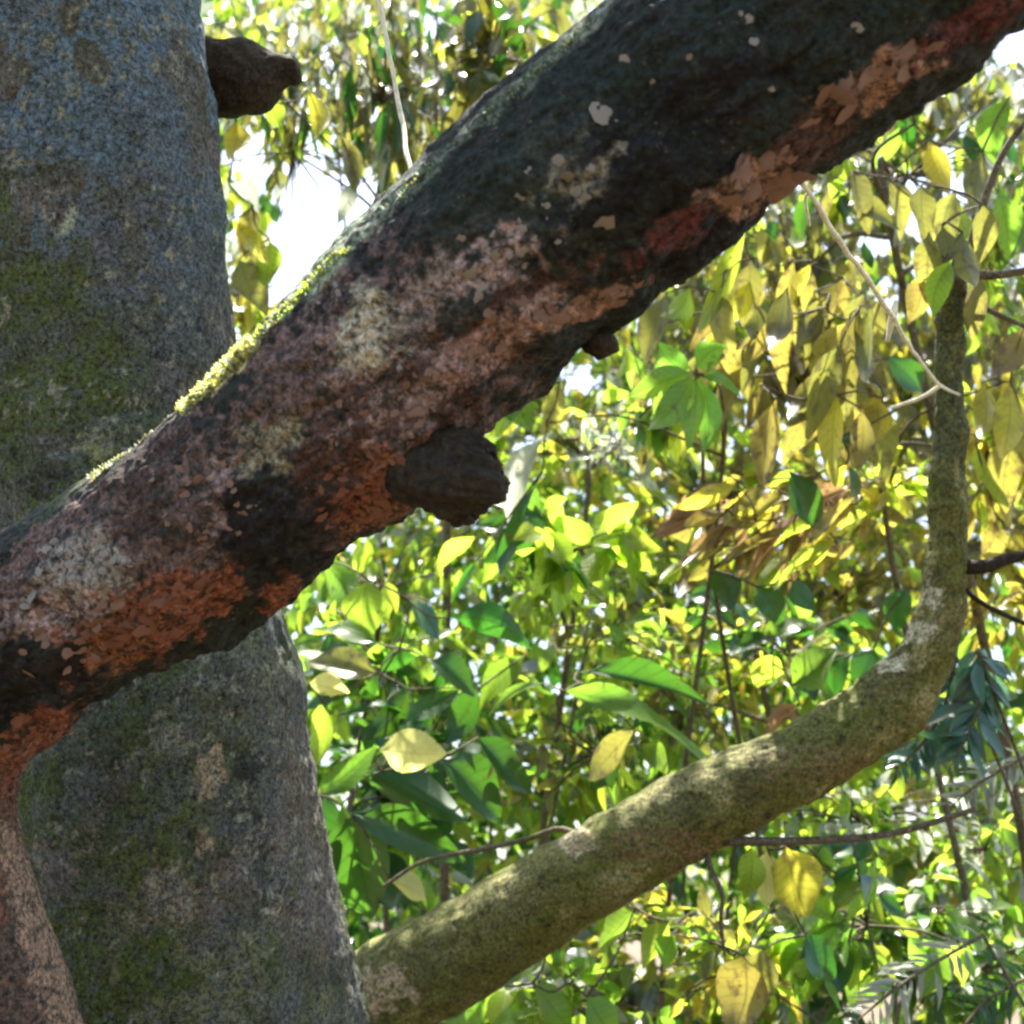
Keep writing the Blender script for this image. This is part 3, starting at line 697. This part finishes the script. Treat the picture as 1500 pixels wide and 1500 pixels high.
# vivid green spray
p = Plant('sapling', 'sapling with a vivid green fan of leaves under the limb', 'sapling', base_of(1000, 6.2), rad=.035, seed=3, group=T_)
p.hero((1022, 548), 4.7, [(1015, 545, 915, 582, 42, 'vivid', 'lance'), (1015, 550, 940, 640, 46, 'vivid', 'lance', -.05), (1020, 553, 985, 668, 46, 'vivid', 'lance'), (1024, 553, 1030, 672, 36, 'vivid', 'lance', .05), (1020, 540, 1065, 505, 40, 'vivid', 'lance'), (1012, 540, 960, 500, 40, 'vivid', 'lance', .1), (1030, 548, 1090, 560, 30, 'green', 'lance'), (1020, 548, 950, 600, 40, 'green', 'lance', .1)])
p.hero((1060, 400), 4.9, [(1092, 330, 1000, 500, 34, 'yellowgreen', 'lance'), (1052, 430, 1092, 525, 42, 'olive', 'lance'), (975, 430, 930, 525, 52, 'olive', 'lance'), (1010, 420, 960, 480, 36, 'yellowgreen', 'lance'), (1100, 380, 1085, 480, 40, 'olive', 'lance', .1)])
p.hero((800, 620), 5.2, [(798, 640, 722, 765, 44, 'silver', 'lance'), (735, 575, 775, 640, 46, 'vivid', 'lance'), (760, 570, 720, 640, 40, 'green', 'lance'), (820, 560, 815, 640, 34, 'olive', 'lance'), (795, 690, 700, 820, 16, 'dark', 'narrow'), (700, 820, 660, 885, 10, 'dark', 'narrow')])
p.cluster(980, 560, 5.6, 110, 110, .4, 60, (.12, .24), ['green', 'yellowgreen', 'vivid', 'olive'], 'hang', 'lance')
# ochre tree: brown drooping leaves
p = Plant('tree', 'tree with drooping ochre and orange brown leaves left of the curved stem', 'tree', base_of(1330, 6.4), rad=.035, seed=4, group=T_)
_r = random.Random(41)
rows = []
for k in range(40):
    bx, by = _r.uniform(1060, 1300), _r.uniform(380, 600); a = _r.uniform(1.45, 2.35); l = _r.uniform(70, 160)
    rows.append((bx, by, bx + l * math.cos(a), by + l * math.sin(a), _r.uniform(22, 46), _r.choice(['ochre', 'olive', 'olive', 'olive', 'gold', 'ochre']), 'lance', _r.uniform(-.1, .4)))
p.hero((1210, 450), 4.8, rows)
p.hero((1190, 700), 4.8, [(1156, 690, 1222, 780, 62, 'dark', 'broad'), (1230, 640, 1306, 664, 36, 'dark', 'broad'), (1352, 575, 1308, 515, 50, 'dark', 'broad'), (1240, 680, 1275, 740, 36, 'dark', 'lance'), (1045, 835, 1075, 895, 44, 'dark', 'broad', .1), (1110, 860, 1150, 915, 44, 'dark', 'broad', .1), (1160, 850, 1195, 900, 34, 'dark', 'broad', .1)])
rows = []
_r = random.Random(77)
for k in range(34):
    bx, by = _r.uniform(1050, 1260), _r.uniform(700, 800); a = _r.uniform(2.2, 2.95); l = _r.uniform(80, 150)
    rows.append((bx, by, bx + l * math.cos(a), by + l * math.sin(a), _r.uniform(20, 34), _r.choice(['ochre', 'orange', 'ochre', 'gold', 'orange', 'yellowgreen']), 'lance', _r.uniform(-.15, .3)))
p.hero((1210, 730), 5.0, rows)
p.cluster(1180, 540, 5.8, 150, 150, .4, 90, (.16, .3), ['ochre', 'olive', 'olive', 'gold'], 'hang', 'lance')
p.cluster(1120, 780, 5.8, 160, 100, .4, 80, (.14, .26), ['ochre', 'orange', 'gold', 'yellowgreen'], 'sweep', 'lance')
# upper right hanging leaves
p = Plant('tree', 'tree with hanging olive leaves and bright sky gaps above the curved stem', 'tree', base_of(1420, 6.8), rad=.07, seed=5, group=T_)
p.hero((1340, 180), 5.0, [(1360, 205, 1388, 300, 40, 'gold', 'lance'), (1395, 290, 1420, 370, 34, 'yellowgreen', 'lance'), (1300, 260, 1340, 350, 46, 'olive', 'lance'), (1250, 250, 1300, 330, 60, 'olive', 'lance'), (1440, 220, 1420, 330, 36, 'olive', 'lance'), (1240, 300, 1330, 320, 50, 'olive', 'lance'), (1480, 140, 1450, 250, 44, 'green', 'lance'), (1330, 110, 1290, 190, 40, 'olive', 'lance'), (1460, 280, 1490, 380, 44, 'green', 'lance'), (1350, 300, 1380, 390, 40, 'olive', 'lance')])
p.hero((1385, 380), 3.95, [(1360, 340, 1345, 440, 40, 'olive', 'lance'), (1380, 330, 1385, 430, 40, 'olive', 'lance', .05), (1410, 340, 1420, 440, 40, 'olive', 'lance'), (1395, 380, 1370, 470, 36, 'green', 'lance', -.05), (1350, 400, 1320, 480, 40, 'ochre', 'lance', .05), (1430, 400, 1450, 500, 40, 'olive', 'lance', .1), (1400, 280, 1390, 370, 40, 'olive', 'lance', .1), (1350, 270, 1360, 350, 36, 'olive', 'lance', .1), (1440, 300, 1440, 390, 40, 'olive', 'lance', .1)])
p.cluster(1330, 230, 5.7, 190, 150, .5, 100, (.15, .28), ['olive', 'olive', 'olive', 'green', 'yellowgreen', 'silver', 'dark'], 'hang', 'lance')
p.cluster(1460, 340, 5.9, 120, 170, .5, 70, (.14, .26), ['olive', 'green', 'yellowgreen'], 'hang', 'lance')
p.cluster(1180, 380, 6.2, 150, 110, .4, 70, (.15, .26), ['olive', 'ochre', 'olive', 'olive', 'yellowgreen'], 'hang', 'lance')
# gold tree right of the stem
p = Plant('tree', 'tree with golden yellow leaves right of the vertical curved stem', 'tree', base_of(1480, 5.6), rad=.05, seed=6, group=T_)
p.hero((1470, 560), 5.1, [(1440, 560, 1420, 660, 34, 'gold', 'lance'), (1480, 560, 1450, 700, 44, 'gold', 'lance'), (1500, 480, 1440, 560, 44, 'ochre', 'lance'), (1500, 620, 1470, 760, 50, 'ochre', 'lance'), (1430, 650, 1450, 760, 34, 'yellowgreen', 'lance'), (1460, 760, 1440, 850, 40, 'ochre', 'lance')])
p.cluster(1470, 640, 5.8, 100, 150, .4, 90, (.12, .24), ['gold', 'gold', 'ochre', 'yellowgreen'], 'hang', 'lance')
p.cluster(1300, 700, 6.0, 90, 110, .4, 60, (.12, .22), ['gold', 'yellowgreen', 'ochre'], 'mix', 'lance')
p.cluster(1450, 880, 6.0, 80, 80, .4, 40, (.12, .22), ['gold', 'ochre', 'green'], 'mix', 'lance')
# upper left window
p = Plant('tree', 'tree with narrow hanging leaves between the grey trunk and the dark limb', 'tree', base_of(650, 7.2), trunk=[Vector((P(650, 1500, 7.2).x, P(650, 1500, 7.2).y, -.05)), P(655, 700, 7.2), P(640, 350, 7.2), P(640, 20, 7.2)], rad=.06, seed=7, group=T_)
p.hero((420, 150), 5.2, [(395, 140, 415, 195, 30, 'yellowgreen', 'broad'), (345, 175, 340, 250, 40, 'gold', 'broad'), (450, 130, 470, 230, 30, 'gold', 'lance'), (370, 300, 350, 380, 40, 'olive', 'lance'), (340, 320, 410, 400, 30, 'gold', 'lance'), (350, 380, 395, 460, 50, 'olive', 'lance'), (395, 350, 405, 430, 40, 'yellowgreen', 'lance'), (520, 265, 492, 325, 26, 'silver', 'lance'), (500, 200, 530, 290, 30, 'olive', 'lance'), (335, 270, 390, 310, 34, 'silver', 'lance')])
p.cluster(430, 190, 6.2, 130, 170, .5, 120, (.14, .26), ['yellowgreen', 'olive', 'olive', 'olive', 'dark'], 'hang', 'narrow')
p.cluster(560, 120, 6.4, 150, 150, .5, 120, (.2, .36), ['olive', 'olive', 'olive', 'silver', 'dark'], 'hang', 'narrow')
p.cluster(720, 60, 6.4, 120, 120, .5, 90, (.16, .3), ['olive', 'olive', 'olive', 'gold', 'dark'], 'hang', 'lance')
p.cluster(360, 430, 6.2, 80, 70, .3, 36, (.14, .22), ['yellowgreen', 'gold', 'olive'], 'hang', 'lance')
# bright middle trees
p = Plant('tree', 'bright yellow green tree in the sun behind the broken stub', 'tree', base_of(800, 8.5), rad=.07, seed=8, group=T_)
p.cluster(850, 640, 8.2, 190, 140, .6, 130, (.16, .3), ['yellowgreen', 'gold', 'yellowgreen', 'silver'], 'mix', 'lance')
p.cluster(820, 830, 8.0, 200, 120, .6, 150, (.14, .28), ['yellowgreen', 'yellowgreen', 'green'], 'mix', 'lance')
p.cluster(900, 650, 7.6, 60, 60, .3, 60, (.1, .2), ['silver', 'silver', 'teal', 'olive'], 'mix', 'narrow')
p.cluster(830, 790, 5.9, 170, 110, .3, 44, (.2, .34), ['yellowgreen', 'green', 'yellowgreen', 'dark'], 'mix', 'broad')
p = Plant('tree', 'yellow green tree behind the dark shrub near the grey trunk', 'tree', base_of(560, 7.6), rad=.06, seed=9, group=T_)
p.cluster(560, 850, 7.2, 150, 100, .5, 110, (.14, .26), ['yellowgreen', 'yellowgreen', 'green'], 'hang', 'lance')
p.cluster(620, 1000, 7.2, 200, 120, .5, 110, (.14, .26), ['green', 'yellowgreen', 'dark'], 'mix', 'lance')
p = Plant('tree', 'light green tree behind the bend of the curved trunk', 'tree', base_of(1180, 7.2), rad=.06, seed=10, group=T_)
p.hero((1130, 960), 5.2, [(1150, 985, 1085, 965, 50, 'yellowgreen', 'broad'), (1160, 1005, 1225, 945, 60, 'green', 'broad'), (1130, 930, 1200, 890, 40, 'green', 'broad'), (1180, 1060, 1120, 1040, 30, 'orange', 'lance'), (1170, 1030, 1110, 1075, 26, 'orange', 'lance'), (1245, 960, 1210, 1020, 50, 'dark', 'broad'), (1280, 950, 1250, 1010, 46, 'dark', 'broad', .1), (1330, 860, 1310, 930, 40, 'dark', 'broad', .1)])
p.cluster(1150, 940, 6.6, 170, 90, .3, 40, (.16, .26), ['dark', 'dark', 'green'], 'mix', 'broad')
p.cluster(1150, 950, 7.0, 190, 130, .5, 130, (.14, .26), ['green', 'yellowgreen', 'gold'], 'mix', 'lance')
p.cluster(1000, 1020, 7.2, 170, 120, .5, 90, (.14, .26), ['green', 'yellowgreen', 'olive'], 'mix', 'lance')
# lower right shrubs
p = Plant('shrub', 'shrub with a big yellow leaf hanging under the curved trunk', 'shrub', base_of(1100, 4.6), rad=.025, seed=11, group=T_)
p.hero((1150, 1240), 4.4, [(1150, 1240, 1190, 1345, 84, 'gold', 'broad', 0, 'big yellow leaf hanging under the curved trunk'), (1125, 1245, 1125, 1330, 44, 'cream', 'lance', .05), (1100, 1240, 1085, 1320, 40, 'yellowgreen', 'lance'), (1090, 1400, 1050, 1510, 90, 'ochre', 'broad'), (1120, 1390, 1110, 1490, 70, 'olive', 'broad', .1), (1180, 1370, 1240, 1430, 60, 'dark', 'broad', .1), (990, 1370, 960, 1430, 40, 'green', 'lance')])
p.cluster(1080, 1400, 5.2, 160, 110, .4, 90, (.10, .2), ['yellowgreen', 'olive', 'green', 'gold'], 'mix', 'lance')
p = Plant('shrub', 'leafy green shrub in the bottom middle below the curved trunk', 'shrub', base_of(820, 4.9), rad=.025, seed=12, group=T_)
p.hero((830, 1440), 4.6, [(780, 1440, 860, 1500, 60, 'green', 'broad'), (700, 1440, 640, 1500, 60, 'green', 'broad'), (860, 1460, 920, 1520, 60, 'green', 'broad'), (800, 1400, 720, 1440, 50, 'green', 'broad'), (930, 1330, 860, 1380, 50, 'vivid', 'broad', .1), (980, 1350, 930, 1420, 46, 'yellowgreen', 'broad')])
p.cluster(820, 1450, 5.2, 170, 90, .4, 90, (.12, .22), ['green', 'yellowgreen', 'green', 'silver'], 'mix', 'broad')
p.cluster(960, 1360, 5.6, 120, 90, .4, 70, (.10, .2), ['yellowgreen', 'silver', 'gold'], 'mix', 'lance')
p = Plant('shrub', 'small leaved shrub in the bottom right corner among pale fronds', 'shrub', base_of(1380, 5.2), rad=.025, seed=13, group=T_)
p.cluster(1300, 1330, 5.6, 190, 120, .5, 170, (.09, .17), ['yellowgreen', 'green', 'green', 'silver', 'dark', 'vivid'], 'mix', 'broad')
p.cluster(1290, 1420, 5.9, 190, 90, .3, 60, (.14, .24), ['dark', 'dark', 'green'], 'mix', 'broad')
p.cluster(1430, 1400, 5.6, 130, 130, .5, 120, (.09, .18), ['yellowgreen', 'green', 'teal', 'vivid', 'silver'], 'mix', 'broad')
p.cluster(1270, 1330, 5.0, 190, 130, .3, 44, (.15, .26), ['yellowgreen', 'green', 'dark', 'vivid'], 'mix', 'broad')
p = Plant('shrub', 'sunlit light green shrub between the curved trunk and the teal palm frond', 'shrub', base_of(1300, 6.2), rad=.025, seed=14, group=T_)
p.cluster(1260, 1190, 6.2, 180, 80, .4, 120, (.10, .19), ['yellowgreen', 'yellowgreen', 'green', 'silver'], 'mix', 'lance')
p.cluster(1440, 1230, 6.4, 120, 90, .4, 80, (.10, .19), ['yellowgreen', 'green', 'silver'], 'mix', 'lance')
# taller trees farther back
FARG = 'sunlit trees farther back'
for k, (px, d, rows, lab) in enumerate([
   (660, 10.5, [(430, 80), (620, 60), (580, 200)], 'distant tree seen through the gap left of the dark limb'),
   (960, 10.0, [(940, 520), (1060, 440), (820, 600)], 'distant olive tree behind the vivid green fan of leaves'),
   (1300, 10.5, [(1250, 160), (1400, 140), (1150, 330)], 'distant tree with hanging leaves in the upper right corner'),
   (1420, 9.6, [(1440, 520), (1330, 560), (1460, 760)], 'distant golden tree right of the vertical stem'),
   (740, 10.2, [(700, 740), (880, 780), (560, 860)], 'distant bright tree under the broken stub'),
   (1100, 9.2, [(1060, 720), (1230, 850), (980, 880)], 'distant yellow tree behind the orange brown leaves'),
   (900, 9.0, [(800, 1080), (1000, 1060), (640, 1120)], 'distant green tree above the middle of the curved trunk'),
   (1250, 8.8, [(1240, 1280), (1420, 1180), (1100, 1420)], 'distant light green tree low behind the curved trunk'),
   (800, 8.6, [(820, 1420), (960, 1440), (700, 1350)], 'distant light green tree low in the bottom middle')]):
    p = Plant('tree', lab, 'tree', base_of(px, d), rad=.045, seed=30 + k, group=FARG)
    for (cx, cy_) in rows:
        pal = ['olive', 'olive', 'olive', 'dark', 'yellowgreen', 'silver'] if cy_ < 420 else (['gold', 'yellowgreen', 'ochre', 'olive', 'olive'] if cx > 1020 and cy_ < 900 else ['yellowgreen', 'green', 'yellowgreen', 'gold', 'silver', 'yellowgreen'])
        p.cluster(cx, cy_, d, 190, 140, .9, 190, (.15, .32), pal, 'hang' if cy_ < 700 else 'mix', 'lance')
for p in PLANTS: p.build()

# pale tufts added along the limb's top edge to glow as its sunlit rim
def rim_light_tufts():
    bvh = bvh_of(LIMB_ME); r_ = random.Random(9); items = []
    for (x0, y0, x1, y1, n, pals, lo, hi, dep) in [(258, 596, 372, 498, 1500, ['cream', 'silver', 'cream', 'olive'], .006, .016, 17), (130, 700, 258, 596, 500, ['olive', 'olive', 'silver'], .004, .009, 8), (372, 498, 545, 322, 700, ['yellowgreen', 'olive', 'silver'], .004, .010, 9), (545, 322, 900, 0, 700, ['olive', 'silver', 'dark'], .004, .009, 8)]:
        for _ in range(n):
            f = r_.random(); o = r_.uniform(-4, dep)
            hit, nrm, i_, d_ = bvh.ray_cast(CAM, (P(x0 + (x1 - x0) * f + .65 * o, y0 + (y1 - y0) * f + .76 * o, 1) - CAM).normalized())
            if hit is None or (hit - CAM).length > 2.7: continue
            if lo < .006 and fbm(np.array([list(hit * 14)]), 88, 2)[0] < .45: continue
            if lo == .0059 and r_.random() < .5: continue
            D = nrm * .7 + Vector((-.3, 0, .8)) + rv(r_) * .4
            items.append((leaf_matrix(hit - nrm * .002, D, Vector((r_.gauss(0, .5), .9, .5)), r_.uniform(lo, hi), 2.2), 'narrow', r_.randrange(NV), r_.choice(pals)))
    join_leaves('rim_light_tufts', items, LEAN, LLOW)
rim_light_tufts()

# fronds: pinnate leaves with many leaflets
def frond(name, label, cat, d, path, n, ll, pal, base_px, w=.8, seed=0):
    r_ = random.Random(seed); b = base_of(base_px + 260, d); t = thing(name, label, cat, (b[0], b[1], 0), 'pinnate fronds in the lower right')
    pts = [P(x, y, d + dd) for x, y, dd in path]; C = catmull([tuple(p) for p in pts], 60)
    mb = MB(); mb.tube(pts, [.008] + [.006] * (len(pts) - 2) + [.002], 20, 6)
    mb.tube([Vector((b[0], b[1], -.03)), Vector((b[0], b[1], 0)).lerp(pts[0], .6) + Vector((.03, .05, .1)), pts[0]], [.007, .006, .006], 12, 6)
    link('stalk', mb.mesh('stalk'), BM['twig'], t)
    for k in range(n):
        f = (k + .5) / n; q = Vector(C[int(f * 59)]); T = (Vector(C[min(59, int(f * 59) + 1)]) - Vector(C[max(0, int(f * 59) - 1)])).normalized()
        S = T.cross(Vector((0, -1, .5))).normalized()
        for sg in (-1, 1):
            D = S * sg + T * .75 + Vector((0, 0, -.25)) + rv(r_) * .22
            if r_.random() < .08: continue
            l = PR(ll, d) * (math.sin(math.pi * (.15 + .8 * f)) * .8 + .25) * r_.uniform(.65, 1.2)
            o = bpy.data.objects.new('leaflet', leaf_me('narrow', pal, r_.randrange(NV))); COL.objects.link(o); o.parent = t
            o.matrix_parent_inverse = Matrix.Translation(-t.location); o.matrix_basis = leaf_matrix(q, D, Vector((r_.gauss(0, .4), -1, .6 + r_.gauss(0, .4))), l, w)
frond('palm', 'teal palm frond hanging right of the trunk bend', 'palm', 4.5, [(1432, 950, 0), (1440, 1000, 0), (1425, 1060, -.05), (1395, 1120, -.1)], 26, 78, 'teal', 1470, 1.7, 1)
frond('palm', 'second teal palm frond overlapping the trunk bend from below', 'palm', 4.6, [(1400, 960, 0), (1385, 1030, 0), (1350, 1090, -.05), (1310, 1130, -.1)], 22, 60, 'teal', 1450, 1.6, 2)
frond('fern', 'pale silvery fern frond at the right edge beneath the palm', 'fern', 4.7, [(1540, 1090, .1), (1480, 1120, 0), (1430, 1150, -.05), (1395, 1180, -.1)], 16, 60, 'silver', 1540, .9, 3)
frond('fern', 'pale silvery fern frond lying low in the bottom right', 'fern', 4.4, [(1440, 1370, .1), (1370, 1410, 0), (1310, 1450, -.05), (1250, 1500, -.1)], 18, 60, 'silver', 1440, .9, 4)
frond('fern', 'dark fern frond on the right edge just above the bottom corner', 'fern', 4.6, [(1540, 1420, .1), (1490, 1440, 0), (1440, 1470, -.05), (1400, 1520, -.1)], 16, 60, 'dark', 1540, .9, 5)

# far-off woodland as one mass of leaves, and an unseen canopy added overhead to shade the trunks
def mass(name, label, n, fn, pals, L, seed):
    r_ = random.Random(seed); items = []
    while len(items) < n:
        p = fn(r_)
        if p is None: continue
        D, N = style_dir(r_.choice(['hang', 'mix', 'flat']), r_, rv(r_).normalized())
        items.append((leaf_matrix(p, D, N, r_.uniform(*L), r_.uniform(.8, 1.3)), r_.choice(['lance', 'broad']), r_.randrange(NV), r_.choice(pals(p, r_))))
    o = join_leaves(name, items, None, LLOW); o['label'] = label
def far_p(r_):
    x = r_.uniform(-500, 250) if r_.random() < .2 else (r_.uniform(1650, 2200) if r_.random() < .15 else r_.uniform(250, 1650)); y = r_.uniform(-60, 1750); d = r_.uniform(11.5, 19)
    p = P(x, y, d)
    if p.z < .1: return None
    if fbm(np.array([[p.x * .55, p.y * .4, p.z * .55]]), 71, 3)[0] < .32: return None
    return None if in_gap(p, 1.5) else p
def far_pal(p, r_):  # dark leaves in the mix also stand in for shadow pockets
    x, y, d = pix([p]); x, y = x[0], y[0]
    if y < 430: return ['olive', 'olive', 'dark', 'yellowgreen', 'silver']
    if x > 1020 and y < 880: return ['gold', 'ochre', 'yellowgreen', 'olive']
    if x < 820 and y > 950: return ['dark', 'dark', 'green', 'green']
    return ['yellowgreen', 'green', 'yellowgreen', 'dark', 'dark'] if y > 1000 else ['yellowgreen', 'green', 'yellowgreen', 'gold', 'dark', 'dark']
mass('distant_woodland', 'mass of sunlit leaves of the woodland far behind', 40000, far_p, far_pal, (.17, .34), 3)
OPEN = [(P(300, 560, 2.2), .32), (P(430, 430, 2.15), .32), (P(540, 320, 2.05), .3), (P(1345, 930, 4.18), .4), (P(1150, 1110, 4.2), .3), (P(830, 1230, 4.3), .35)]
def can_p(r_):
    p = Vector((r_.uniform(-3.4, 2.2), r_.uniform(1.2, 6.5), r_.uniform(5.0, 7.5)))
    x, y, d = pix([p])
    if y[0] > -60: return None
    if fbm(np.array([[p.x * .8, p.y * .8, 0.0]]), 81, 2)[0] < .45: return None
    for q, rad in OPEN:                      # openings shaped along the sun's rays to light chosen spots
        v = p - q; v = v - SD * v.dot(SD)
        if v.length < rad: return None
    return p
mass('shading_canopy', 'unseen canopy leaves added overhead to shade the trunks', 2300, can_p, lambda p, r_: ['green', 'dark', 'olive'], (.2, .36), 4)
